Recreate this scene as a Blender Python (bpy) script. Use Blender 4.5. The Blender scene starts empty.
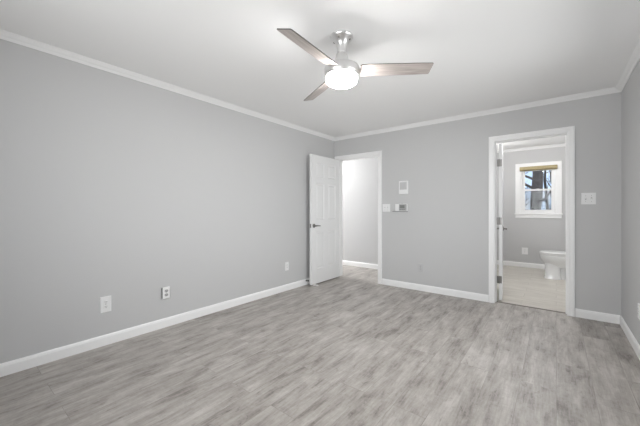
import bpy, bmesh, math, random
from mathutils import Vector, Matrix
random.seed(7)
PI = math.pi
C = bpy.context.scene.collection
S = bpy.context.scene

# ------------------------------------------------------------------ camera
YAW = 38.167
cam_data = bpy.data.cameras.new('camera')
cam = bpy.data.objects.new('camera', cam_data)
C.objects.link(cam)
cam.location = (0, 0, 1.16)
cam.rotation_euler = (math.radians(90), 0, math.radians(YAW))
cam_data.sensor_width = 36
cam_data.lens = 300.56 / 640 * 36
cam_data.shift_y = -3.67 / 640
cam_data.clip_start = 0.02
S.camera = cam

# ------------------------------------------------------------------ world, light, exposure
S.view_settings.view_transform = 'Standard'
S.view_settings.look = 'None'
S.view_settings.gamma = 1
S.view_settings.use_curve_mapping = False
S.view_settings.exposure = 0.02
S.cycles.use_denoising = True
S.cycles.max_bounces = 16
S.cycles.diffuse_bounces = 10
S.cycles.transparent_max_bounces = 16
S.cycles.sample_clamp_indirect = 6

world = bpy.data.worlds.new('world')
S.world = world
world.use_nodes = True
wn, wl = world.node_tree.nodes, world.node_tree.links
wn.clear()
wo = wn.new('ShaderNodeOutputWorld')
wb = wn.new('ShaderNodeBackground')
wtc = wn.new('ShaderNodeTexCoord')
wnoise = wn.new('ShaderNodeTexNoise')
wnoise.inputs['Scale'].default_value = 9
wnoise.inputs['Detail'].default_value = 4
wr = wn.new('ShaderNodeValToRGB')
wr.color_ramp.elements[0].position = 0.42
wr.color_ramp.elements[0].color = (0.60, 0.76, 1.0, 1)
wr.color_ramp.elements[1].position = 0.58
wr.color_ramp.elements[1].color = (0.95, 0.97, 1.0, 1)
wl.new(wtc.outputs['Generated'], wnoise.inputs['Vector'])
wl.new(wnoise.outputs['Fac'], wr.inputs['Fac'])
wl.new(wr.outputs['Color'], wb.inputs['Color'])
wb.inputs['Strength'].default_value = 1.3
wl.new(wb.outputs[0], wo.inputs[0])


def area(name, loc, rot, sx, sy, power, col=(1, 1, 1)):
    l = bpy.data.lights.new(name, 'AREA')
    l.shape = 'RECTANGLE'
    l.size, l.size_y = sx, sy
    l.energy = power
    l.color = col
    o = bpy.data.objects.new(name, l)
    C.objects.link(o)
    o.location = loc
    o.rotation_euler = rot
    return o


def point(name, loc, power, rad, col=(1, 1, 1)):
    l = bpy.data.lights.new(name, 'POINT')
    l.energy = power
    l.shadow_soft_size = rad
    l.color = col
    o = bpy.data.objects.new(name, l)
    C.objects.link(o)
    o.location = loc
    return o


# added lights in unseen windows, invented to brighten the bedroom and hall
def added_window_light(name, loc, aim, sx, sy, power, spread):
    o = area(name, loc, (0, 0, 0), sx, sy, power)
    o.rotation_euler = (Vector(aim) - Vector(loc)).to_track_quat('-Z', 'Y').to_euler()
    o.data.spread = math.radians(spread)
    return o


added_window_light('added_daylight_rear', (-1.0, -0.80, 1.42), (-1.0, 3.5, 2.05), 1.7, 1.15, 33, 135)  # added fill from behind the camera, aimed up the room
added_window_light('added_daylight_side', (0.75, 2.20, 1.55), (-1.8, 2.75, 1.15), 1.8, 1.2, 24, 115)  # added fill from the right, lifts the left wall and far end
FAN_GLOW = 92
HALL_W, BATH_W, VANITY_W = 36, 36, 5
added_window_light('added_daylight_hall', (-6.28, 4.83, 1.35), (-3.0, 4.83, 1.30), 0.75, 1.4, 165, 180)  # added fill from the unseen hall end, brightens the hall wall

# ------------------------------------------------------------------ dimensions
XL, XR, YB, YR, H = -3.033, 0.517, 4.263, -0.72, 2.39
WT = 0.122                                    # wall thickness
D1A, D1B, D1H = -2.950, -2.193, 2.005         # entry doorway
D2A, D2B, D2H = -0.597, 0.092, 1.995          # bathroom doorway
YH = 5.275                                    # hall far wall
BXL, BXR, BY = -1.08, 0.52, 7.29              # bathroom walls
WX0, WX1, WZ0, WZ1 = -0.56, -0.012, 1.085, 1.985   # bathroom window opening


# ------------------------------------------------------------------ helpers
def link(name, bm, mat=None, parent=None, smooth=False, bevel=0, loc=None):
    bmesh.ops.recalc_face_normals(bm, faces=bm.faces)
    me = bpy.data.meshes.new(name)
    bm.to_mesh(me)
    bm.free()
    o = bpy.data.objects.new(name, me)
    C.objects.link(o)
    if mat:
        me.materials.append(mat)
    if smooth:
        for p in me.polygons:
            p.use_smooth = True
        try:
            me.set_sharp_from_angle(angle=math.radians(38))
        except Exception:
            pass
    if bevel:
        m = o.modifiers.new('bevel', 'BEVEL')
        m.width = bevel
        m.segments = 2
        m.limit_method = 'ANGLE'
    if parent:
        o.parent = parent
    if loc:
        o.location = loc
    return o


def struct(name, bm, mat, parent=None, label=None, **k):
    o = link(name, bm, mat, parent, **k)
    if parent is None:
        o['kind'] = 'structure'
        if label:
            o['label'] = label
    return o


def tag(o, label, cat, group=None):
    o['label'] = label
    o['category'] = cat
    if group:
        o['group'] = group
    return o


def thing(name, label, cat, loc=(0, 0, 0), rz=0, group=None):
    o = bpy.data.objects.new(name, None)
    o.empty_display_size = 0.05
    C.objects.link(o)
    o.location = loc
    o.rotation_euler = (0, 0, rz)
    return tag(o, label, cat, group)


def box(bm, x0, y0, z0, x1, y1, z1):
    v = [bm.verts.new(p) for p in [(x0, y0, z0), (x1, y0, z0), (x1, y1, z0), (x0, y1, z0),
                                   (x0, y0, z1), (x1, y0, z1), (x1, y1, z1), (x0, y1, z1)]]
    for f in [(0, 3, 2, 1), (4, 5, 6, 7), (0, 1, 5, 4), (1, 2, 6, 5), (2, 3, 7, 6), (3, 0, 4, 7)]:
        bm.faces.new([v[i] for i in f])
    return bm


def boxes(*bs):
    bm = bmesh.new()
    for b in bs:
        box(bm, *b)
    return bm


def loft(bm, rings, cap=True):
    vr = [[bm.verts.new(p) for p in r] for r in rings]
    n = len(vr[0])
    for a, b in zip(vr, vr[1:]):
        for i in range(n):
            bm.faces.new((a[i], a[(i + 1) % n], b[(i + 1) % n], b[i]))
    if cap:
        bm.faces.new(vr[0][::-1])
        bm.faces.new(vr[-1])
    return bm


def lathe(bm, prof, n=40, axis='z', c=(0, 0, 0)):
    """prof: list of (radius, height)."""
    rings = []
    for r, h in prof:
        ring = []
        for i in range(n):
            t = 2 * PI * i / n
            a, b = max(r, 1e-4) * math.cos(t), max(r, 1e-4) * math.sin(t)
            p = {'z': (a, b, h), 'x': (h, a, b), 'y': (a, h, b)}[axis]
            ring.append((p[0] + c[0], p[1] + c[1], p[2] + c[2]))
        rings.append(ring)
    return loft(bm, rings)


def tube(bm, pts, rads, n=8):
    pts = [Vector(p) for p in pts]
    rings = []
    up = Vector((0.13, 0.27, 0.95)).normalized()
    for i, p in enumerate(pts):
        d = (pts[min(i + 1, len(pts) - 1)] - pts[max(i - 1, 0)]).normalized()
        a = d.cross(up if abs(d.dot(up)) < 0.95 else Vector((1, 0, 0))).normalized()
        b = d.cross(a)
        rings.append([tuple(p + (a * math.cos(2 * PI * k / n) + b * math.sin(2 * PI * k / n)) * rads[i]) for k in range(n)])
    return loft(bm, rings)


def sweep(bm, path, prof, frame, closed=False):
    """Mitred sweep of a profile along a polyline lying in a plane.
    path: 2D points; prof: list of (inward offset, out-of-plane offset); frame(u, v, w) -> xyz."""
    n = len(path)
    segn = []
    for i in range(n if closed else n - 1):
        a, b = path[i], path[(i + 1) % n]
        L = math.hypot(b[0] - a[0], b[1] - a[1])
        segn.append(((-(b[1] - a[1])) / L, (b[0] - a[0]) / L))   # left normal
    rings = []
    for i in range(n):
        if closed:
            n0, n1 = segn[i - 1], segn[i]
        else:
            n0, n1 = segn[max(i - 1, 0)], segn[min(i, n - 2)]
        k = 1 + n0[0] * n1[0] + n0[1] * n1[1]
        m = ((n0[0] + n1[0]) / k, (n0[1] + n1[1]) / k)
        rings.append([frame(path[i][0] + m[0] * o, path[i][1] + m[1] * o, w) for o, w in prof])
    if closed:
        rings.append(rings[0])
        vr = [[bm.verts.new(p) for p in r] for r in rings[:-1]]
        vr.append(vr[0])
        q = len(prof)
        for a, b in zip(vr, vr[1:]):
            for i in range(q):
                bm.faces.new((a[i], a[(i + 1) % q], b[(i + 1) % q], b[i]))
        return bm
    return loft(bm, rings)


# ------------------------------------------------------------------ materials
def mat(name, col, rough=0.5, metal=0.0, spec=None, bump=None, var=None):
    m = bpy.data.materials.new(name)
    m.use_nodes = True
    nt = m.node_tree
    b = nt.nodes['Principled BSDF']
    b.inputs['Base Color'].default_value = (*col, 1)
    b.inputs['Roughness'].default_value = rough
    b.inputs['Metallic'].default_value = metal
    if spec is not None:
        b.inputs['Specular IOR Level'].default_value = spec
    tc = nt.nodes.new('ShaderNodeTexCoord')
    if var:                                       # faint mottling of the colour
        sc, amt = var
        no = nt.nodes.new('ShaderNodeTexNoise')
        no.inputs['Scale'].default_value = sc
        no.inputs['Detail'].default_value = 3
        mr = nt.nodes.new('ShaderNodeMapRange')
        mr.inputs['To Min'].default_value = 1 - amt
        mr.inputs['To Max'].default_value = 1 + amt
        mx = nt.nodes.new('ShaderNodeMix')
        mx.data_type = 'RGBA'
        mx.blend_type = 'MULTIPLY'
        mx.inputs['Factor'].default_value = 1
        mx.inputs['A'].default_value = (*col, 1)
        nt.links.new(tc.outputs['Object'], no.inputs['Vector'])
        nt.links.new(no.outputs['Fac'], mr.inputs['Value'])
        nt.links.new(mr.outputs['Result'], mx.inputs['B'])
        nt.links.new(mx.outputs['Result'], b.inputs['Base Color'])
    if bump:
        sc, st = bump
        no = nt.nodes.new('ShaderNodeTexNoise')
        no.inputs['Scale'].default_value = sc
        no.inputs['Detail'].default_value = 2
        bp = nt.nodes.new('ShaderNodeBump')
        bp.inputs['Strength'].default_value = st
        bp.inputs['Distance'].default_value = 0.002
        nt.links.new(tc.outputs['Object'], no.inputs['Vector'])
        nt.links.new(no.outputs['Fac'], bp.inputs['Height'])
        nt.links.new(bp.outputs['Normal'], b.inputs['Normal'])
    return m


def plank_mat(name, stops, plank_w, plank_l, seam, rough, along_y=True, grain=1.0, tint=0.10, seam_mix=0.35, contrast=1.0):
    """Wood-look planks: brick layout for the boards, stretched noise for the figure."""
    m = bpy.data.materials.new(name)
    m.use_nodes = True
    nt = m.node_tree
    N, L = nt.nodes, nt.links
    b = N['Principled BSDF']
    tc = N.new('ShaderNodeTexCoord')
    mp = N.new('ShaderNodeMapping')
    mp.inputs['Rotation'].default_value = (0, 0, math.radians(90) if along_y else 0)
    L.new(tc.outputs['Object'], mp.inputs['Vector'])
    br = N.new('ShaderNodeTexBrick')
    br.offset = 0.37
    br.offset_frequency = 2
    br.inputs['Color1'].default_value = (0, 0, 0, 1)
    br.inputs['Color2'].default_value = (1, 1, 1, 1)
    br.inputs['Mortar'].default_value = (0.5, 0.5, 0.5, 1)
    br.inputs['Scale'].default_value = 1
    br.inputs['Mortar Size'].default_value = seam
    br.inputs['Mortar Smooth'].default_value = 0.2
    br.inputs['Brick Width'].default_value = plank_l
    br.inputs['Row Height'].default_value = plank_w
    L.new(mp.outputs['Vector'], br.inputs['Vector'])
    # every board samples the figure at another place
    off = N.new('ShaderNodeVectorMath')
    off.operation = 'SCALE'
    off.inputs['Scale'].default_value = 13.7
    L.new(br.outputs['Color'], off.inputs[0])
    add = N.new('ShaderNodeVectorMath')
    add.operation = 'ADD'
    L.new(mp.outputs['Vector'], add.inputs[0])
    L.new(off.outputs['Vector'], add.inputs[1])

    def noise(scale, detail, rgh, sx, sy, dist=0.0):
        q = N.new('ShaderNodeMapping')
        q.inputs['Scale'].default_value = (sx, sy, 1)
        L.new(add.outputs['Vector'], q.inputs['Vector'])
        n = N.new('ShaderNodeTexNoise')
        n.inputs['Scale'].default_value = scale
        n.inputs['Detail'].default_value = detail
        n.inputs['Roughness'].default_value = rgh
        n.inputs['Distortion'].default_value = dist
        L.new(q.outputs['Vector'], n.inputs['Vector'])
        return n.outputs['Fac']

    def math_(op, a, bb, clamp=False):
        n = N.new('ShaderNodeMath')
        n.operation = op
        n.use_clamp = clamp
        for i, v in enumerate((a, bb)):
            if isinstance(v, (int, float)):
                n.inputs[i].default_value = v
            else:
                L.new(v, n.inputs[i])
        return n.outputs[0]
    blotch = noise(3.0, 6, 0.62, 1.0, 4.2, 0.35)
    fine = noise(6.0, 6, 0.72, 1.0, 14.0, 0.15)
    cross = noise(12.0, 5, 0.7, 3.0, 1.5, 0.8)
    f = math_('ADD', math_('MULTIPLY', blotch, 0.62), math_('MULTIPLY', fine, 0.30 * grain))
    f = math_('ADD', f, math_('MULTIPLY', cross, 0.16 * grain))
    f = math_('SUBTRACT', f, 0.04 + 0.23 * (grain - 1))
    f = math_('ADD', math_('MULTIPLY', math_('SUBTRACT', f, 0.5), contrast), 0.5)
    fleck = N.new('ShaderNodeMapRange')           # short dark flecks and knots of the printed grain
    fleck.inputs['From Min'].default_value = 0.57
    fleck.inputs['From Max'].default_value = 0.70
    L.new(noise(11.0, 5, 0.65, 1.0, 2.6, 0.9), fleck.inputs['Value'])
    f = math_('SUBTRACT', f, math_('MULTIPLY', fleck.outputs['Result'], 0.10 * grain))
    sep = N.new('ShaderNodeSeparateColor')
    L.new(br.outputs['Color'], sep.inputs['Color'])
    f = math_('ADD', f, math_('MULTIPLY', math_('SUBTRACT', sep.outputs['Red'], 0.5), tint))
    cr = N.new('ShaderNodeValToRGB')
    e = cr.color_ramp.elements
    e[0].position, e[0].color = stops[0][0], (*stops[0][1], 1)
    e[1].position, e[1].color = stops[-1][0], (*stops[-1][1], 1)
    for p, c in stops[1:-1]:
        k = e.new(p)
        k.color = (*c, 1)
    L.new(f, cr.inputs['Fac'])
    dk = N.new('ShaderNodeMix')
    dk.data_type = 'RGBA'
    dk.blend_type = 'MULTIPLY'
    dk.inputs['B'].default_value = (0.45, 0.43, 0.41, 1)
    L.new(math_('MULTIPLY', br.outputs['Fac'], seam_mix), dk.inputs['Factor'])
    L.new(cr.outputs['Color'], dk.inputs['A'])
    L.new(dk.outputs['Result'], b.inputs['Base Color'])
    b.inputs['Roughness'].default_value = rough
    b.inputs['Specular IOR Level'].default_value = 0.4
    bp = N.new('ShaderNodeBump')
    bp.inputs['Strength'].default_value = 0.12
    bp.inputs['Distance'].default_value = 0.002
    L.new(math_('SUBTRACT', fine, math_('MULTIPLY', br.outputs['Fac'], 0.6)), bp.inputs['Height'])
    L.new(bp.outputs['Normal'], b.inputs['Normal'])
    return m


def emit_mat(name, col, strength):
    m = bpy.data.materials.new(name)
    m.use_nodes = True
    b = m.node_tree.nodes['Principled BSDF']
    b.inputs['Base Color'].default_value = (0.9, 0.9, 0.9, 1)
    b.inputs['Emission Color'].default_value = (*col, 1)
    b.inputs['Emission Strength'].default_value = strength
    return m


def pane_mat(name, tint, gloss):
    m = bpy.data.materials.new(name)
    m.use_nodes = True
    nt = m.node_tree
    nt.nodes.clear()
    o = nt.nodes.new('ShaderNodeOutputMaterial')
    t = nt.nodes.new('ShaderNodeBsdfTransparent')
    t.inputs['Color'].default_value = (*tint, 1)
    g = nt.nodes.new('ShaderNodeBsdfGlossy')
    g.inputs['Roughness'].default_value = 0.02
    x = nt.nodes.new('ShaderNodeMixShader')
    x.inputs['Fac'].default_value = gloss
    nt.links.new(t.outputs[0], x.inputs[1])
    nt.links.new(g.outputs[0], x.inputs[2])
    nt.links.new(x.outputs[0], o.inputs[0])
    return m


def mesh_screen_mat(name):
    m = bpy.data.materials.new(name)
    m.use_nodes = True
    nt = m.node_tree
    nt.nodes.clear()
    o = nt.nodes.new('ShaderNodeOutputMaterial')
    t = nt.nodes.new('ShaderNodeBsdfTransparent')
    d = nt.nodes.new('ShaderNodeBsdfDiffuse')
    d.inputs['Color'].default_value = (0.10, 0.10, 0.11, 1)
    x = nt.nodes.new('ShaderNodeMixShader')
    x.inputs['Fac'].default_value = 0.26
    nt.links.new(t.outputs[0], x.inputs[1])
    nt.links.new(d.outputs[0], x.inputs[2])
    nt.links.new(x.outputs[0], o.inputs[0])
    return m


M_WALL = mat('grey_wall_paint', (0.545, 0.545, 0.547), 0.6, spec=0.25, bump=(160, 0.10))
M_CEIL = mat('white_ceiling_paint', (0.92, 0.92, 0.92), 0.7, spec=0.2, bump=(120, 0.08))
M_TRIM = mat('white_trim_paint', (0.86, 0.86, 0.86), 0.35, spec=0.4)
M_DOOR = mat('white_door_paint', (0.78, 0.78, 0.78), 0.38, spec=0.4)
M_PLATE = mat('white_plastic', (0.80, 0.80, 0.80), 0.35)
M_OLDPLATE = mat('painted_over_plate', (0.52, 0.52, 0.525), 0.5)
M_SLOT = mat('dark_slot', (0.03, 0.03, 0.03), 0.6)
M_GREYRECEPT = mat('grey_receptacle_plastic', (0.42, 0.42, 0.42), 0.5)
M_NICKEL = mat('brushed_nickel', (0.78, 0.775, 0.77), 0.33, 1.0)
M_DARKNI = mat('dark_nickel', (0.22, 0.21, 0.20), 0.3, 1.0)
M_HINGE = mat('satin_hinge_steel', (0.27, 0.26, 0.25), 0.38, 1.0)
M_PORC = mat('white_porcelain', (0.74, 0.745, 0.75), 0.12, spec=0.6)
M_SEAT = mat('white_seat_plastic', (0.74, 0.74, 0.74), 0.25)
M_SHADE = mat('tan_woven_shade', (0.40, 0.335, 0.19), 0.8, bump=(300, 0.4), var=(60, 0.2))
M_RUBBER = mat('white_rubber', (0.72, 0.71, 0.69), 0.7)
M_LCD = mat('grey_display', (0.22, 0.23, 0.22), 0.25)
M_SILVER = mat('grey_plastic', (0.36, 0.36, 0.36), 0.45)
M_EDGE = mat('dark_blade_edge', (0.10, 0.09, 0.085), 0.5)
M_METALSTRIP = mat('threshold_metal', (0.20, 0.18, 0.16), 0.4, 0.6)
M_PANE = pane_mat('window_glass', (0.97, 0.98, 0.98), 0.012)
M_SCREEN = mesh_screen_mat('insect_screen_mesh')
M_LENS = emit_mat('lit_opal_lens', (1.0, 0.985, 0.96), FAN_GLOW)
M_BARK = mat('grey_bark', (0.17, 0.15, 0.14), 0.9, var=(14, 0.5), bump=(40, 0.8))
M_BARK2 = mat('dark_bark', (0.075, 0.065, 0.06), 0.9, var=(10, 0.5))
M_WOODS = mat('leaf_litter_hill', (0.13, 0.115, 0.10), 0.95, var=(3, 0.6))
M_FLOOR = plank_mat('greige_plank_floor',
                    [(0.32, (0.165, 0.148, 0.133)), (0.44, (0.315, 0.289, 0.266)),
                     (0.53, (0.385, 0.358, 0.332)), (0.66, (0.50, 0.474, 0.448))],
                    0.19, 1.22, 0.0016, 0.40, True, 1.0, 0.06, 0.45, 1.18)
M_BFLOOR = plank_mat('pale_tile_plank_floor',
                     [(0.30, (0.44, 0.41, 0.365)), (0.52, (0.56, 0.53, 0.48)), (0.70, (0.66, 0.635, 0.59))],
                     0.20, 0.92, 0.004, 0.35, False, 0.8, 0.07, 0.30)


def blade_mat():
    m = bpy.data.materials.new('weathered_blade_veneer')
    m.use_nodes = True
    nt = m.node_tree
    N, L = nt.nodes, nt.links
    b = N['Principled BSDF']
    tc = N.new('ShaderNodeTexCoord')
    mp = N.new('ShaderNodeMapping')
    mp.inputs['Scale'].default_value = (2.5, 40, 1)
    n = N.new('ShaderNodeTexNoise')
    n.inputs['Scale'].default_value = 2.0
    n.inputs['Detail'].default_value = 5
    r = N.new('ShaderNodeValToRGB')
    r.color_ramp.elements[0].position, r.color_ramp.elements[0].color = 0.3, (0.32, 0.28, 0.26, 1)
    r.color_ramp.elements[1].position, r.color_ramp.elements[1].color = 0.7, (0.52, 0.47, 0.445, 1)
    L.new(tc.outputs['Object'], mp.inputs['Vector'])
    L.new(mp.outputs['Vector'], n.inputs['Vector'])
    L.new(n.outputs['Fac'], r.inputs['Fac'])
    L.new(r.outputs['Color'], b.inputs['Base Color'])
    b.inputs['Roughness'].default_value = 0.4
    return m


M_BLADE = blade_mat()

# ------------------------------------------------------------------ floors and ceiling
struct('floor', boxes((XL - WT, YR - WT, -0.08, XR + WT, YB + 0.075, 0),
                      (-6.2, YB + 0.075, -0.08, BXL - WT, YH + WT, 0)), M_FLOOR,
       label='grey-brown wood plank floor of the bedroom and hall')
struct('floor_bathroom', boxes((BXL - WT, YB + 0.075, -0.08, BXR + WT, BY + WT, 0)), M_BFLOOR,
       label='pale plank tile floor of the bathroom')
struct('ceiling', boxes((XL - WT, YR - WT, H, XR + WT, YB + WT, H + 0.1)), M_CEIL, label='white bedroom ceiling')
struct('ceiling_hall', boxes((-6.2, YB + WT, H, BXL - WT, YH + WT, H + 0.1)), M_CEIL)
struct('ceiling_bathroom', boxes((BXL - WT, YB + WT, H, BXR + WT, BY + WT, H + 0.1)), M_CEIL)

# ------------------------------------------------------------------ walls
struct('wall_left', boxes((XL - WT, YR - WT, 0, XL, YB, H)), M_WALL, label='long grey bedroom wall with three outlets')
RW = (1.42, 3.06, 0.87, 2.13)          # added unseen side window for light: y0, y1, z0, z1 (beside the camera)
struct('wall_right', boxes((XR, YR - WT, 0, XR + WT, RW[0], H), (XR, RW[1], 0, XR + WT, YB, H),
                           (XR, RW[0], 0, XR + WT, RW[1], RW[2]), (XR, RW[0], RW[3], XR + WT, RW[1], H)), M_WALL)
QW = (-1.85, -0.15, 0.87, 2.13)        # rear window added out of view for light: x0, x1, z0, z1 (behind the camera)
struct('wall_rear', boxes((XL, YR - WT, 0, QW[0], YR, H), (QW[1], YR - WT, 0, XR, YR, H),
                          (QW[0], YR - WT, 0, QW[1], YR, QW[2]), (QW[0], YR - WT, QW[3], QW[1], YR, H)), M_WALL)
JT = 0.016                              # jamb lining thickness
struct('wall_back', boxes((XL - WT, YB, 0, D1A - JT, YB + WT, H), (D1A - JT, YB, D1H + JT, D1B + JT, YB + WT, H),
                          (D1B + JT, YB, 0, D2A - JT, YB + WT, H), (D2A - JT, YB, D2H + JT, D2B + JT, YB + WT, H),
                          (D2B + JT, YB, 0, XR + WT, YB + WT, H)), M_WALL, label='grey bedroom wall with the two doorways')
struct('wall_hall_far', boxes((-6.2, YH, 0, BXL - WT, YH + WT, H)), M_WALL)
struct('wall_hall_near', boxes((-6.2, YB, 0, XL - WT, YB + WT, H)), M_WALL)
HW = (4.48, 5.18, 0.62, 2.02)          # added unseen hall end window, brightens the hall: y0, y1, z0, z1
struct('wall_hall_end', boxes((-6.322, YB, 0, -6.2, HW[0], H), (-6.322, HW[1], 0, -6.2, YH + WT, H),
                              (-6.322, HW[0], 0, -6.2, HW[1], HW[2]), (-6.322, HW[0], HW[3], -6.2, HW[1], H)), M_WALL)
struct('wall_bathroom_left', boxes((BXL - WT, YB + WT, 0, BXL, BY + WT, H)), M_WALL)
struct('wall_bathroom_right', boxes((BXR, YB + WT, 0, BXR + WT, BY + WT, H)), M_WALL)
struct('wall_bathroom_back', boxes((BXL, BY, 0, WX0, BY + WT, H), (WX1, BY, 0, BXR, BY + WT, H),
                                   (WX0, BY, 0, WX1, BY + WT, WZ0), (WX0, BY, WZ1, WX1, BY + WT, H)), M_WALL)

# ------------------------------------------------------------------ baseboards
BASE = [(0, 0), (0.014, 0), (0.014, 0.068), (0.0115, 0.074), (0.0115, 0.079), (0.006, 0.087), (0, 0.089)]


def baseboard(name, a, b, nrm, m=M_TRIM):
    """run along the wall foot from a to b (2D), nrm = direction into the room."""
    bm = bmesh.new()
    loft(bm, [[(p[0] + nrm[0] * o, p[1] + nrm[1] * o, z) for o, z in BASE] for p in (a, b)])
    return struct(name, bm, m)


CW = 0.066                              # casing width
baseboard('baseboard_left', (XL, YR), (XL, YB), (1, 0))
baseboard('baseboard_right', (XR, YR), (XR, YB), (-1, 0))
baseboard('baseboard_back', (D1B + CW + 0.004, YB), (D2A - CW - 0.004, YB), (0, -1))
baseboard('baseboard_corner', (D2B + CW + 0.004, YB), (XR - 0.012, YB), (0, -1))
baseboard('baseboard_rear', (XL + 0.012, YR), (XR - 0.012, YR), (0, 1))
baseboard('baseboard_hall', (-6.2, YH), (BXL - WT, YH), (0, -1))
baseboard('baseboard_bathroom', (BXL, BY), (BXR, BY), (0, -1))
baseboard('baseboard_bathroom_left', (BXL, YB + WT), (BXL, BY), (1, 0))
baseboard('baseboard_bathroom_right', (BXR, YB + WT), (BXR, BY), (-1, 0))

# ------------------------------------------------------------------ crown mouldings
CROWN = [(0, 0), (0.006, 0), (0.010, -0.004 + 0.010), (0.018, 0.016), (0.030, 0.024), (0.040, 0.034), (0.046, 0.040), (0.052, 0.041), (0.052, 0.046), (0, 0.046)]


def crown(name, path, closed=True):
    bm = bmesh.new()
    sweep(bm, path, CROWN, lambda u, v, w: (u, v, H - 0.046 + w), closed)
    return struct(name, bm, M_TRIM)


crown('trim_1', [(XL, YR), (XR, YR), (XR, YB), (XL, YB)])                                   # bedroom crown
crown('trim_2', [(BXL, YB + WT), (BXR, YB + WT), (BXR, BY), (BXL, BY)])                     # bathroom crown

# ------------------------------------------------------------------ door casings and jambs
CASE = [(0, 0), (0, 0.010), (0.010, 0.012), (0.014, 0.0155), (0.034, 0.016), (0.040, 0.0185), (CW - 0.012, 0.020), (CW, 0.018), (CW, 0)]


def casing(name, x0, x1, h, y, out, side, parent=None, wl=None):
    bm = bmesh.new()
    # walked so that its left normal points away from the opening
    path = [(x1, 0), (x1, h), (x0, h), (x0, 0)]
    sweep(bm, path, [(-o, w) for o, w in CASE], lambda u, v, w: (u, y + out * w, v))
    return struct(name, bm, M_TRIM, parent)


def jamb(name, x0, x1, h, stop_y, parent=None):
    bm = boxes((x0 - JT, YB + 0.0005, 0, x0, YB + WT - 0.0005, h), (x1, YB + 0.0005, 0, x1 + JT, YB + WT - 0.0005, h),
               (x0 - JT, YB + 0.0005, h, x1 + JT, YB + WT - 0.0005, h + JT),
               (x0, stop_y, 0, x0 + 0.010, stop_y + 0.032, h), (x1 - 0.010, stop_y, 0, x1, stop_y + 0.032, h),
               (x0, stop_y, h - 0.010, x1, stop_y + 0.032, h))
    return struct(name, bm, M_TRIM, parent)


casing('trim_3', D1A, D1B, D1H, YB, -1, 'room')
casing('trim_4', D1A, D1B, D1H, YB + WT, 1, 'hall')
casing('trim_5', D2A, D2B, D2H, YB, -1, 'room')
casing('trim_6', D2A, D2B, D2H, YB + WT, 1, 'bath')
j1 = jamb('trim_7', D1A, D1B, D1H, YB + 0.040)
j2 = jamb('trim_8', D2A, D2B, D2H, YB + WT - 0.072)
link('strike_plate', boxes((D1B - 0.0015, YB + 0.012, 0.875, D1B, YB + 0.036, 0.935)), M_HINGE, j1)
struct('trim_9', boxes((D2A, YB + 0.060, 0, D2B, YB + 0.092, 0.004)), M_METALSTRIP, label='thin dark threshold strip in the bathroom doorway')


# ------------------------------------------------------------------ doors
def panel_door(name, width, height, z0, t=0.035):
    """Six-panel leaf: local x from hinge (0) to free edge (width), y in [0, t]."""
    st, mull = 0.105 * width / 0.71, 0.10 * width / 0.71
    px = [(st, (width - mull) / 2), ((width + mull) / 2, width - st)]
    pz = [(0.225, 0.80), (0.985, 1.545), (1.645, 1.865)]
    xs = sorted({0, width, *[v for p in px for v in p]})
    zs = sorted({0, height, *[v for p in pz for v in p]})
    bm = bmesh.new()
    for side in (0, 1):
        y, s = (0, 1) if side == 0 else (t, -1)
        for xa, xb in zip(xs, xs[1:]):
            for za, zb in zip(zs, zs[1:]):
                if (xa, xb) in px and (za, zb) in pz:
                    rings = [(0, 0), (0.008, 0.0075), (0.020, 0.0075), (0.036, 0.0015)]
                    prev = None
                    for ins, dep in rings:
                        q = [bm.verts.new((x, y + s * dep, z)) for x, z in
                             ((xa + ins, za + ins), (xb - ins, za + ins), (xb - ins, zb - ins), (xa + ins, zb - ins))]
                        if prev:
                            for i in range(4):
                                bm.faces.new((prev[i], prev[(i + 1) % 4], q[(i + 1) % 4], q[i]))
                        prev = q
                    bm.faces.new(prev)
                else:
                    bm.faces.new([bm.verts.new(p) for p in ((xa, y, za), (xb, y, za), (xb, y, zb), (xa, y, zb))])
    for f in (((0, 0, 0), (0, t, 0), (0, t, height), (0, 0, height)),
              ((width, 0, 0), (width, t, 0), (width, t, height), (width, 0, height)),
              ((0, 0, 0), (width, 0, 0), (width, t, 0), (0, t, 0)),
              ((0, 0, height), (width, 0, height), (width, t, height), (0, t, height))):
        bm.faces.new([bm.verts.new(p) for p in f])
    bmesh.ops.remove_doubles(bm, verts=bm.verts, dist=1e-5)
    o = struct(name, bm, M_DOOR)
    o.location.z = z0
    return o


def lever(parent, x, z, t, side, m, reach=0.10, proj=0.046, name='door_handle'):
    """lever handle on a leaf; side -1 acts on y=0, +1 on y=t. The lever points to the hinge."""
    y0 = 0 if side < 0 else t
    bm = bmesh.new()
    lathe(bm, [(0.0315, y0), (0.0315, y0 + side * 0.004), (0.026, y0 + side * 0.010), (0.012, y0 + side * 0.012),
               (0.010, y0 + side * proj)], 24, 'y', (x, 0, z))
    yp = y0 + side * proj
    tube(bm, [(x + 0.008, yp, z), (x - 0.02, yp, z + 0.002), (x - 0.06, yp, z), (x - reach, yp - side * 0.004, z - 0.004)],
         [0.010, 0.0105, 0.0085, 0.0075], 10)
    return link(name, bm, m, parent, smooth=True)


# entry door, swung into the room towards the left wall
d1 = panel_door('door_1', 0.748, 1.985, 0.014)
d1['label'] = 'white six-panel entry door standing open against the left wall'
# local x axis = from hinge to free edge; local y=0 is the face seen from the room
hx, hy = -2.915, 4.238
ang1 = math.atan2(3.490 - hy, -2.908 - hx)
d1.location = (hx, hy, 0.014)
d1.rotation_euler = (0, 0, ang1)
T1 = 0.035
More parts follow.
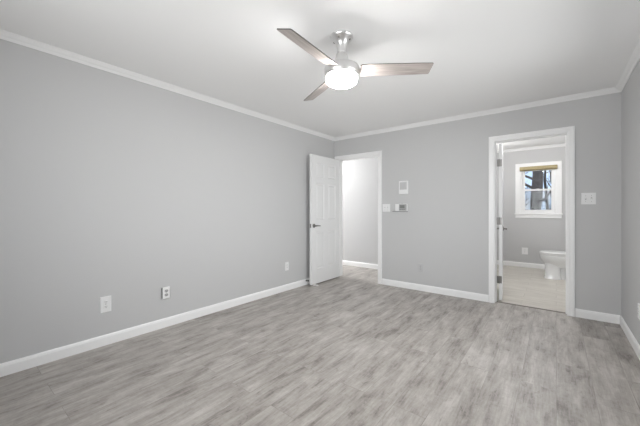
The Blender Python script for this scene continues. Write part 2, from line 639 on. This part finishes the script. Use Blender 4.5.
# local +y is to the left of the hinge->free direction, i.e. towards +X: shift so that the seen face lies on the line
d1_off = Matrix.Rotation(ang1, 3, 'Z') @ Vector((0, -T1, 0))
d1.location = (hx + d1_off.x, hy + d1_off.y, 0.014)
lever(d1, 0.688, 0.895, T1, 1, M_DARKNI, proj=0.05)
lever(d1, 0.688, 0.895, T1, -1, M_DARKNI, proj=0.030)
link('latch_plate', boxes((0.748, 0.005, 0.865, 0.7492, 0.030, 0.925)), M_HINGE, d1)
for hz in (0.22, 1.0, 1.76):
    bm = bmesh.new()
    lathe(bm, [(0.007, hz), (0.007, hz + 0.09)], 12, 'z', (-0.004, -0.006, 0))
    link('hinge', bm, M_HINGE, d1, smooth=True)

# bathroom door, swung into the bathroom
W2 = 0.672
d2 = panel_door('door_2', W2, 1.975, 0.012)
d2['label'] = 'white bathroom door swung open, seen edge-on with its hinges'
d2x, d2y = -0.569, YB + WT + 0.001
ang2 = math.radians(96.0)
d2.rotation_euler = (0, 0, ang2)
# leaf in local y [0,t]: +y is to the left of the direction (towards -X); put the seen face at the +X side
off2 = Matrix.Rotation(ang2, 3, 'Z') @ Vector((0, -0.035, 0))
d2.location = (d2x + off2.x, d2y + off2.y, 0.012)
lever(d2, W2 - 0.06, 0.872, 0.035, -1, M_DARKNI, proj=0.045)
lever(d2, W2 - 0.06, 0.872, 0.035, 1, M_DARKNI, proj=0.045)
for hz in (0.215, 0.955, 1.69):
    bm = boxes((-0.0025, 0.004, hz, 0.0, 0.032, hz + 0.09), (-0.004, 0.030, hz, 0.0, 0.058, hz + 0.09))
    lathe(bm, [(0.0065, hz - 0.002), (0.0065, hz + 0.092)], 12, 'z', (-0.006, 0.034, 0))
    link('hinge', bm, M_HINGE, d2, smooth=True)


# ------------------------------------------------------------------ windows
def sash_bm(x0, x1, z0, z1, y0, y1, st, rl_b, rl_t):
    return boxes((x0, y0, z0, x0 + st, y1, z1), (x1 - st, y0, z0, x1, y1, z1),
                 (x0 + st, y0, z0, x1 - st, y1, z0 + rl_b), (x0 + st, y0, z1 - rl_t, x1 - st, y1, z1))


def double_hung(name, x0, x1, z0, z1, place, label=None, lower_screen=False, cw=0.094, cz=0.090, cbot=0.066):
    """A double-hung window in local coordinates: x along the wall, y outwards (0 = room face of the wall)."""
    bm = boxes((x0 + 0.0005, 0.002, z0 + 0.0005, x0 + 0.016, WT + 0.02, z1 - 0.0005), (x1 - 0.016, 0.002, z0 + 0.0005, x1 - 0.0005, WT + 0.02, z1 - 0.0005),
               (x0 + 0.016, 0.002, z1 - 0.018, x1 - 0.016, WT + 0.02, z1 - 0.0005), (x0 + 0.016, 0.002, z0 + 0.0005, x1 - 0.016, WT + 0.02, z0 + 0.018))
    root = struct(name, bm, M_TRIM, label=label)
    bm = bmesh.new()
    sweep(bm, [(x0, z0), (x1, z0), (x1, z1), (x0, z1)],
          [(0, 0), (0, 0.012), (-0.012, 0.014), (-0.018, 0.018), (-cw + 0.014, 0.020), (-cw, 0.022), (-cw, 0)],
          lambda u, v, w: (u, -w, v), True)
    link('window_frame', bm, M_TRIM, root)
    bm = boxes((x0 - cw - 0.012, -0.034, z0 - 0.030, x1 + cw + 0.012, 0.03, z0 - 0.002))
    link('window_sill', bm, M_TRIM, root, bevel=0.004)
    zm = z0 + 0.51 * (z1 - z0)
    a, b = x0 + 0.017, x1 - 0.017
    lo = link('lower_sash', sash_bm(a, b, z0 + 0.019, zm + 0.018, 0.030, 0.060, 0.046, 0.046, 0.032), M_TRIM, root)
    link('pane', boxes((a + 0.044, 0.043, z0 + 0.060, b - 0.044, 0.047, zm - 0.010)), M_PANE, lo)
    up = link('upper_sash', sash_bm(a, b, zm - 0.016, z1 - 0.019, 0.064, 0.094, 0.046, 0.032, 0.042), M_TRIM, root)
    link('pane', boxes((a + 0.044, 0.077, zm + 0.012, b - 0.044, 0.081, z1 - 0.058)), M_PANE, up)
    bm = boxes(((a + b) / 2 - 0.022, 0.020, zm + 0.018, (a + b) / 2 + 0.022, 0.058, zm + 0.028))
    link('sash_lock', bm, M_PLATE, lo)
    if lower_screen:
        link('insect_screen', boxes((a, 0.104, z0 + 0.02, b, 0.1045, zm + 0.01)), M_SCREEN, root)
    root.matrix_world = place
    return root


double_hung('window_1', WX0, WX1, WZ0, WZ1, Matrix.Translation((0, BY, 0)),
            'white double-hung window in the bathroom with trees outside', True)
double_hung('added_window_2', RW[0], RW[1], RW[2], RW[3],
            Matrix.Translation((XR, 0, 0)) @ Matrix(((0, 1, 0, 0), (1, 0, 0, 0), (0, 0, 1, 0), (0, 0, 0, 1))))  # invented side window, holds the added side light
double_hung('added_window_3', QW[0], QW[1], QW[2], QW[3],
            Matrix.Translation((0, YR, 0)) @ Matrix(((1, 0, 0, 0), (0, -1, 0, 0), (0, 0, 1, 0), (0, 0, 0, 1))))  # invented rear window, holds the added rear light

double_hung('added_window_4', HW[0], HW[1], HW[2], HW[3],
            Matrix.Translation((-6.2, 0, 0)) @ Matrix(((0, -1, 0, 0), (1, 0, 0, 0), (0, 0, 1, 0), (0, 0, 0, 1))), cw=0.075)  # invented hall window, holds the added hall light

# rolled-up shade on the bathroom window
sh = thing('roller_shade', 'tan rolled-up woven shade across the top of the bathroom window', 'window shade', (-0.279, BY - 0.024, 1.925))
bm = bmesh.new()
lathe(bm, [(0.0, -0.298), (0.030, -0.298), (0.034, -0.294), (0.034, 0.294), (0.030, 0.298), (0, 0.298)], 24, 'x', (0, -0.035, 0.040))
link('shade_roll', bm, M_SHADE, sh, smooth=True)
link('shade_hem', boxes((-0.293, -0.018, 0.0, 0.293, -0.008, 0.03)), M_SHADE, sh, bevel=0.002)
link('headrail', boxes((-0.297, -0.06, 0.068, 0.297, 0.0, 0.078)), M_SHADE, sh, bevel=0.002)


# ------------------------------------------------------------------ outlets and switches
def wall_frame(o, loc, nrm):
    """local x along the wall, local z up, local -y into the room"""
    o.location = loc
    o.rotation_euler = (0, 0, math.atan2(nrm[0], -nrm[1]))


def plate_bm(w, h, t=0.006, z=0):
    bm = bmesh.new()
    r = [(w / 2, 0), (w / 2, -t * 0.4), (w / 2 - 0.004, -t)]
    rings = []
    for k, y in r:
        hh = h / 2 - (w / 2 - k)
        rings.append([(-k, y, -hh), (k, y, -hh), (k, y, hh), (-k, y, hh)])
    return loft(bm, rings)


def outlet(label, loc, nrm, w=0.079, h=0.124, pm=None, rm=None, slots=True, group=None):
    pm, rm = pm or M_PLATE, rm or M_PLATE
    t = thing('wall_outlet', label, 'outlet', group=group)
    wall_frame(t, loc, nrm)
    link('cover_plate', plate_bm(w, h), pm, t)
    for s in (-1, 1):
        zc = s * 0.0195
        bm = bmesh.new()
        ring = []
        for i in range(24):
            a = 2 * PI * i / 24
            ring.append((0.0172 * math.cos(a), max(-0.0135, min(0.0135, 0.0172 * math.sin(a)))))
        loft(bm, [[(x, -0.005, z + zc) for x, z in ring], [(x, -0.0085, z + zc) for x, z in ring]])
        f = link('receptacle', bm, rm, t)
        b2 = boxes((-0.0078, -0.0089, zc - 0.001, -0.0052, -0.0084, zc + 0.008), (0.0052, -0.0089, zc - 0.001, 0.0078, -0.0084, zc + 0.007))
        lathe(b2, [(0.0026, -0.0084), (0.0026, -0.0089)], 12, 'y', (0, 0, zc - 0.0075))
        link('socket_holes', b2, M_SLOT, f)
    bm = bmesh.new()
    lathe(bm, [(0.003, -0.0055), (0.003, -0.0072)], 12, 'y')
    link('screw', bm, M_HINGE, t)
    return t


outlet('large white outlet plate low on the left wall, farthest from the open door', (XL, 0.889, 0.347), (1, 0), 0.082, 0.136)
# second outlet: its box stands proud of the wall, so a dark gap shows beside the plate
o2 = outlet('white outlet standing proud of the left wall with a dark gap beside its plate', (XL + 0.018, 1.388, 0.340), (1, 0), 0.070, 0.114, rm=M_GREYRECEPT)
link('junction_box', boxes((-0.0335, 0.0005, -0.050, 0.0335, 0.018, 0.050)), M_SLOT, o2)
outlet('small white outlet on the left wall beside the open white door', (XL, 3.089, 0.345), (1, 0), 0.072, 0.120)
outlet('grey painted-over outlet low on the wall between the two doorways', (-1.521, YB, 0.326), (0, -1), 0.066, 0.112, M_OLDPLATE, M_OLDPLATE)
outlet('white outlet low on the right-hand wall at the very edge of view', (XR, 3.425, 0.352), (-1, 0), 0.072, 0.118)
outlet('white outlet on the bathroom back wall below the window', (-0.497, BY, 0.323), (0, -1), 0.100, 0.135)


def switch(label, loc, nrm, w, h, ups, group=None):
    t = thing('light_switch', label, 'light switch', group=group)
    wall_frame(t, loc, nrm)
    link('cover_plate', plate_bm(w, h), M_PLATE, t)
    n = len(ups)
    for i, u in enumerate(ups):
        xc = (i - (n - 1) / 2) * 0.046
        bm = boxes((xc - 0.0055, -0.0066, -0.012, xc + 0.0055, -0.0052, 0.012))
        link('toggle_slot', bm, M_GREYRECEPT, t)
        bm = bmesh.new()
        zt = 0.010 if u else -0.010
        loft(bm, [[(xc - 0.0045, -0.006, -0.006 + zt * 0.3), (xc + 0.0045, -0.006, -0.006 + zt * 0.3), (xc + 0.0045, -0.006, 0.006 + zt * 0.3), (xc - 0.0045, -0.006, 0.006 + zt * 0.3)],
                  [(xc - 0.0035, -0.019, zt - 0.004), (xc + 0.0035, -0.019, zt - 0.004), (xc + 0.0035, -0.019, zt + 0.004), (xc - 0.0035, -0.019, zt + 0.004)]])
        link('toggle', bm, M_PLATE, t)
        for s in (-1, 1):
            bm = bmesh.new()
            lathe(bm, [(0.0028, -0.0055), (0.0028, -0.0070)], 10, 'y', (xc, 0, s * 0.030))
            link('screw', bm, M_HINGE, t)
    return t


switch('white double switch plate to the right of the bathroom doorway', (0.269, YB, 1.274), (0, -1), 0.117, 0.122, (True, False))
switch('white double switch plate beside the entry doorway casing', (-2.052, YB, 1.181), (0, -1), 0.126, 0.120, (False, False))

# chime box
t = thing('door_chime', 'white door chime box high on the wall above the thermostat', 'door chime', (-1.772, YB, 1.383))
bm = boxes((-0.068, -0.030, 0, 0.068, 0, 0.197))
link('chime_body', bm, M_PLATE, t, bevel=0.005)
link('speaker_panel', boxes((-0.050, -0.0325, 0.068, 0.054, -0.030, 0.176)), M_OLDPLATE, t, bevel=0.001)
link('lower_cover', boxes((-0.060, -0.0335, 0.010, 0.060, -0.030, 0.056)), M_PLATE, t, bevel=0.002)

# thermostat
t = thing('thermostat', 'grey and white thermostat on the wall under the chime box', 'thermostat', (-1.822, YB, 1.124))
link('shadow_strip', boxes((-0.122, -0.020, 0.000, 0.110, 0, 0.009)), M_LCD, t)  # dark strip standing in for the shadow line below the thermostat
link('housing', boxes((-0.078, -0.026, 0.009, 0.106, 0, 0.118)), M_PLATE, t, bevel=0.004)
link('control_cover', boxes((-0.016, -0.0295, 0.016, 0.103, -0.026, 0.112)), M_SILVER, t, bevel=0.002)
link('display', boxes((0.000, -0.0308, 0.052, 0.072, -0.0295, 0.098)), M_LCD, t)
for k in range(3):
    link('button', boxes((0.000 + k * 0.027, -0.0315, 0.028, 0.018 + k * 0.027, -0.0295, 0.040)), M_LCD, t)
for xk in (-0.045, 0.030):
    link('vent_cap', boxes((xk - 0.012, -0.020, 0.118, xk + 0.012, -0.004, 0.126)), M_GREYRECEPT, t)

# door wedge and baseboard door stop
t = thing('door_wedge', 'small white rubber wedge on the floor under the open door', 'door stop', (-2.872, 3.553, 0), math.radians(8))
bm = bmesh.new()
loft(bm, [[(-0.045, -0.018, 0), (-0.045, 0.018, 0), (-0.045, 0.018, 0.026), (-0.045, -0.018, 0.026)],
          [(0.045, -0.018, 0), (0.045, 0.018, 0), (0.045, 0.018, 0.006), (0.045, -0.018, 0.006)]])
link('wedge_body', bm, M_RUBBER, t, bevel=0.003)
t = thing('spring_door_stop', 'short metal door stop screwed to the left baseboard behind the door', 'door stop', (XL + 0.014, 3.500, 0.066))
bm = bmesh.new()
lathe(bm, [(0.014, 0), (0.014, 0.004), (0.007, 0.006), (0.007, 0.034)], 16, 'x')
link('stem', bm, M_DARKNI, t, smooth=True)
bm = bmesh.new()
lathe(bm, [(0.009, 0.034), (0.011, 0.037), (0.011, 0.046), (0.007, 0.049)], 16, 'x')
link('rubber_tip', bm, M_SLOT, t, smooth=True)

# ------------------------------------------------------------------ ceiling fan
FX, FY = -1.197, 1.774
fan = thing('ceiling_fan', 'three-blade brushed nickel ceiling fan with a lit white lens', 'ceiling fan', (FX, FY, H))
bm = bmesh.new()
lathe(bm, [(0.0, 0), (0.079, 0), (0.081, -0.004), (0.080, -0.014), (0.073, -0.022), (0.060, -0.034), (0.046, -0.050), (0.037, -0.066), (0.034, -0.084), (0.033, -0.110), (0.032, -0.118), (0.0, -0.118)], 48)
can = link('canopy', bm, M_NICKEL, fan, smooth=True)
for k in range(4):
    a = math.radians(-75 + 90 * k)
    bm = bmesh.new()
    lathe(bm, [(0.0075, 0.055), (0.0075, 0.0655), (0.004, 0.067)], 14, 'x')
    sc = link('canopy_screw', bm, M_DARKNI, can, smooth=True)
    sc.rotation_euler = (0, math.radians(20), a)
    sc.location = (0, 0, -0.013)
bm = bmesh.new()
lathe(bm, [(0.0, -0.116), (0.028, -0.116), (0.028, -0.128), (0.040, -0.134), (0.046, -0.156), (0.050, -0.180), (0.052, -0.212), (0, -0.212)], 40)
link('yoke_cover', bm, M_NICKEL, fan, smooth=True)
bm = bmesh.new()
lathe(bm, [(0.0, -0.205), (0.060, -0.205), (0.098, -0.212), (0.118, -0.222), (0.125, -0.236), (0.125, -0.272), (0.121, -0.284), (0.112, -0.290), (0, -0.290)], 56)
link('motor_housing', bm, M_NICKEL, fan, smooth=True)
bm = bmesh.new()
lathe(bm, [(0.0, -0.288), (0.108, -0.288), (0.110, -0.295), (0.109, -0.318), (0.104, -0.330), (0.088, -0.341), (0.058, -0.349), (0.025, -0.352), (0.0, -0.3525)], 56)
link('light_lens', bm, M_LENS, fan, smooth=True)
ZB = 2.137 - H
for k in range(3):
    a = math.radians(-86.7 + 120 * k)
    pitch = math.radians(-16.5)
    n = 18
    top, bot = [], []
    outline = []
    # local x outwards, y across the blade; the tip is cut a little aslant
    pts = [(0.130, -0.052), (0.145, -0.060), (0.30, -0.059), (0.50, -0.055), (0.612, -0.0505), (0.6215, -0.047), (0.612, 0.046), (0.604, 0.050), (0.50, 0.052), (0.30, 0.052), (0.135, 0.050)]
    bm = bmesh.new()
    loft(bm, [[(x, y, -0.003) for x, y in pts], [(x, y, 0.003) for x, y in pts]])
    b = link('blade', bm, M_BLADE, fan)
    b.data.materials.append(M_EDGE)
    for p in b.data.polygons:
        if abs(p.normal.z) < 0.5:
            p.material_index = 1
    b.rotation_euler = (Matrix.Rotation(a, 3, 'Z') @ Matrix.Rotation(pitch, 3, 'X')).to_euler()
    b.location = (0, 0, ZB)
    bm = boxes((0.108, -0.020, 0.003, 0.200, 0.020, 0.007))
    for sy in (-0.012, 0.012):
        lathe(bm, [(0.004, 0.006), (0.004, 0.009)], 10, 'z', (0.18, sy, 0))
    link('blade_bracket', bm, M_NICKEL, b)

# ------------------------------------------------------------------ added hall and bathroom ceiling lamps, vanity light
def added_dome_lamp(label, loc, power, glow):
    t = thing('added_ceiling_lamp', label, 'ceiling lamp', loc)
    bm = bmesh.new()
    lathe(bm, [(0, 0), (0.15, 0), (0.15, -0.018), (0.14, -0.022), (0, -0.022)], 40)
    link('lamp_base', bm, M_NICKEL, t, smooth=True)
    bm = bmesh.new()
    lathe(bm, [(0, -0.020), (0.135, -0.020), (0.130, -0.045), (0.10, -0.070), (0.05, -0.085), (0, -0.088)], 40)
    link('glass_shade', bm, emit_mat('lit_shade', (1, 0.985, 0.96), glow), t, smooth=True)
    p = point('added_bulb_light', (0, 0, -0.20), power, 0.10, (1, 0.995, 0.985))
    p.parent = t
    return t


added_dome_lamp('added round flush lamp on the hall ceiling, out of view, brightening the hall', (-4.25, 4.80, H), HALL_W, 5)  # unseen lamp put in to brighten the hall and doorway
added_dome_lamp('added round flush lamp on the bathroom ceiling, out of view, brightening the room', (-0.25, 5.45, H), BATH_W, 5)  # unseen lamp put in to light the bathroom
t = thing('vanity_light', 'three-globe vanity light on the bathroom wall behind its door', 'vanity light', (BXL, 6.35, 1.98))
link('back_bar', boxes((0, -0.27, -0.03, 0.02, 0.27, 0.03)), M_NICKEL, t, bevel=0.004)
for k in (-1, 0, 1):
    bm = bmesh.new()
    lathe(bm, [(0.012, 0.018), (0.012, 0.06), (0.022, 0.062), (0.022, 0.075), (0, 0.075)], 16, 'x', (0, k * 0.19, 0))
    link('lamp_arm', bm, M_NICKEL, t, smooth=True)
    bm = bmesh.new()
    bmesh.ops.create_uvsphere(bm, u_segments=20, v_segments=12, radius=0.048, matrix=Matrix.Translation((0.115, k * 0.19, 0)))
    link('globe', bm, emit_mat('lit_globe', (1, 0.97, 0.93), 3), t, smooth=True)
p = point('vanity_glow', (0.20, 0, 0), VANITY_W, 0.06, (1, 0.99, 0.975))
p.parent = t

# ------------------------------------------------------------------ toilet (faces -X, tank against the right-hand bathroom wall)
TY = 6.425
toi = thing('toilet', 'white two-piece toilet with closed lid standing in the bathroom', 'toilet', (-0.232, TY, 0))


def egg(x0, x1, hw, z, n=40, flat=0.0):
    """egg outline: rounded towards x0 (front), blunter at x1 (back)."""
    pts = []
    xm = x0 + (x1 - x0) * 0.46
    for i in range(n):
        a = 2 * PI * i / n
        c, s = math.cos(a), math.sin(a)
        if c < 0:
            x = xm + (xm - x0) * c
            y = hw * s
        else:
            x = xm + (x1 - xm) * (abs(c) ** 0.6)
            y = hw * (1 if s > 0 else -1) * abs(s) ** 0.75
        pts.append((x, y, z))
    return pts


def slab(x0, x1, hw, z, r=0.35, n=40):
    """superellipse outline"""
    pts = []
    for i in range(n):
        a = 2 * PI * i / n
        c, s = math.cos(a), math.sin(a)
        pts.append(((x0 + x1) / 2 + (x1 - x0) / 2 * math.copysign(abs(c) ** r, c), hw * math.copysign(abs(s) ** r, s), z))
    return pts


bm = bmesh.new()
loft(bm, [egg(0.080, 0.46, 0.115, 0.20), egg(0.066, 0.465, 0.132, 0.245), egg(0.036, 0.47, 0.160, 0.285), egg(0.012, 0.475, 0.179, 0.325),
          egg(0.004, 0.48, 0.185, 0.360), egg(0.004, 0.48, 0.186, 0.385), egg(0.012, 0.478, 0.180, 0.393)])
link('bowl', bm, M_PORC, toi, smooth=True)
bm = bmesh.new()
loft(bm, [slab(0.070, 0.300, 0.132, 0.0, 0.42), slab(0.072, 0.300, 0.130, 0.020, 0.42), slab(0.078, 0.297, 0.124, 0.040, 0.42), slab(0.080, 0.297, 0.122, 0.20, 0.42), slab(0.070, 0.300, 0.128, 0.26, 0.45)])
link('pedestal', bm, M_PORC, toi, smooth=True)
bm = bmesh.new()
loft(bm, [slab(0.28, 0.42, 0.070, 0.0), slab(0.28, 0.42, 0.070, 0.25)])
link('trapway', bm, M_PORC, toi, smooth=True)
bm = bmesh.new()
loft(bm, [slab(0.340, 0.60, 0.128, 0.0, 0.35), slab(0.343, 0.60, 0.124, 0.03, 0.35), slab(0.343, 0.61, 0.120, 0.22, 0.35), slab(0.36, 0.70, 0.15, 0.33, 0.4), slab(0.36, 0.72, 0.19, 0.385, 0.3), slab(0.36, 0.72, 0.19, 0.395, 0.3)])
link('rear_base', bm, M_PORC, toi, smooth=True)
bm = bmesh.new()
loft(bm, [egg(0.006, 0.455, 0.184, 0.3955), egg(0.000, 0.455, 0.188, 0.402), egg(0.000, 0.455, 0.188, 0.411), egg(0.006, 0.452, 0.184, 0.415)])
link('seat', bm, M_SEAT, toi, smooth=True)
bm = bmesh.new()
loft(bm, [egg(0.010, 0.458, 0.181, 0.4195), egg(0.002, 0.460, 0.188, 0.424), egg(0.003, 0.460, 0.188, 0.434), egg(0.016, 0.455, 0.178, 0.442), egg(0.06, 0.43, 0.14, 0.447)])
link('lid', bm, M_SEAT, toi, smooth=True)
for s in (-1, 1):
    bm = boxes((0.440, s * 0.075 - 0.018, 0.394, 0.475, s * 0.075 + 0.018, 0.430))
    link('seat_hinge', bm, M_SEAT, toi, bevel=0.004)
bm = bmesh.new()
loft(bm, [slab(0.545, 0.725, 0.205, 0.396, 0.25), slab(0.525, 0.728, 0.225, 0.46, 0.22), slab(0.520, 0.730, 0.232, 0.74, 0.2)])
tank = link('tank', bm, M_PORC, toi, smooth=True)
bm = bmesh.new()
loft(bm, [slab(0.512, 0.736, 0.240, 0.741, 0.2), slab(0.510, 0.737, 0.242, 0.765, 0.2), slab(0.52, 0.73, 0.234, 0.775, 0.2)])
link('tank_lid', bm, M_PORC, toi, smooth=True)
bm = bmesh.new()
lathe(bm, [(0.014, 0.522), (0.014, 0.508), (0.008, 0.504)], 16, 'x', (0, -0.16, 0.69))
tube(bm, [(0.506, -0.16, 0.69), (0.504, -0.12, 0.687), (0.506, -0.085, 0.682)], [0.007, 0.006, 0.006], 8)
link('flush_lever', bm, M_NICKEL, toi, smooth=True)

# ------------------------------------------------------------------ outside the bathroom window
bm = bmesh.new()
xs = [-26 + 2 * i for i in range(27)]
ys = [-34, -26, -20, -14, -9, -5, -1, 3, 7.6, 9, 11, 13, 16, 20, 24, 28, 32, 36]
grid = [[bm.verts.new((x, y, -0.35 + 0.0105 * max(0, y - 11) ** 1.72 * 0.55 + 0.12 * math.sin(x * 0.7 + y * 0.3))) for x in xs] for y in ys]
for r0, r1 in zip(grid, grid[1:]):
    for i in range(len(xs) - 1):
        bm.faces.new((r0[i], r0[i + 1], r1[i + 1], r1[i]))
struct('hill', bm, M_WOODS, smooth=True)


def hill_z(x, y):
    return -0.35 + 0.0105 * max(0, y - 11) ** 1.72 * 0.55 + 0.12 * math.sin(x * 0.7 + y * 0.3) - 0.15


def tree(name, label, x, y, h, r, m, branches, lean=0.0, group=None, first=1.4, seed=1, spread=1.0):
    rnd = random.Random(seed)
    z0 = hill_z(x, y)
    t = thing(name, label, 'tree', (x, y, z0), group=group)
    bm = bmesh.new()
    nseg = 8
    pts = [(lean * k / nseg * h + 0.06 * math.sin(k * 1.7 + seed), 0.05 * math.cos(k * 2.1 + seed), h * k / nseg) for k in range(nseg + 1)]
    rad = [r * (1.25 if k == 0 else 1 - 0.75 * k / nseg) for k in range(nseg + 1)]
    tube(bm, pts, rad, 14)
    link('trunk', bm, m, t, smooth=True)
    for b in range(branches):
        z = first + (h * 0.9 - first) * b / max(branches, 1) * rnd.uniform(0.8, 1.0)
        k = min(int(z / h * nseg), nseg - 1)
        f = z / h * nseg - k
        p = Vector(pts[k]).lerp(Vector(pts[k + 1]), f)
        a = rnd.uniform(0, 2 * PI)
        L = rnd.uniform(0.9, 2.2) * (h / 7) * spread
        rise = rnd.uniform(0.15, 0.8)
        d = Vector((math.cos(a), math.sin(a) * 0.6, rise)).normalized()
        bm = bmesh.new()
        q = [p + d * L * s + Vector((rnd.uniform(-.08, .08), rnd.uniform(-.08, .08), 0.12 * L * s * s)) * (s > 0) for s in (0, .25, .5, .75, 1)]
        br = max(r * 0.22, 0.014)
        tube(bm, q, [br, br * .8, br * .6, br * .4, br * .2], 6)
        for w in range(5):
            s = rnd.uniform(0.2, 0.9)
            st = p + d * L * s + Vector((0, 0, 0.12 * L * s * s))
            dd = (d + Vector((rnd.uniform(-.9, .9), rnd.uniform(-.5, .5), rnd.uniform(-.1, .9)))).normalized()
            tube(bm, [st, st + dd * L * .22, st + dd * L * .42 + Vector((0, 0, .05))], [br * .4, br * .28, br * .12], 5)
        link('branch', bm, m, t, smooth=True)
    return t


tree('bare_tree', 'thick grey tree trunk closest outside the bathroom window', -0.52, 12.0, 7.5, 0.20, M_BARK, 14, 0.0, first=1.2, seed=3)
for i, (x, y, h, r, s, ln) in enumerate([(0.15, 14.6, 7, 0.06, 11, 0.02), (-1.35, 15.4, 8, 0.07, 13, 0.01), (-0.35, 18.2, 8, 0.075, 12, -0.01), (-1.75, 19.5, 9, 0.09, 14, 0.0),
                                         (0.45, 22.0, 9, 0.09, 16, -0.01), (-1.0, 23.4, 9, 0.10, 15, 0.01), (-2.5, 25.5, 9, 0.11, 17, 0.01), (-0.2, 27.5, 9, 0.12, 18, 0.0)]):
    tree('bare_tree', 'thin bare dark tree in the woods behind the thick grey trunk', x, y, h, r, M_BARK2, 11, ln, 'thin bare trees in the woods', 1.0, s, 0.42)
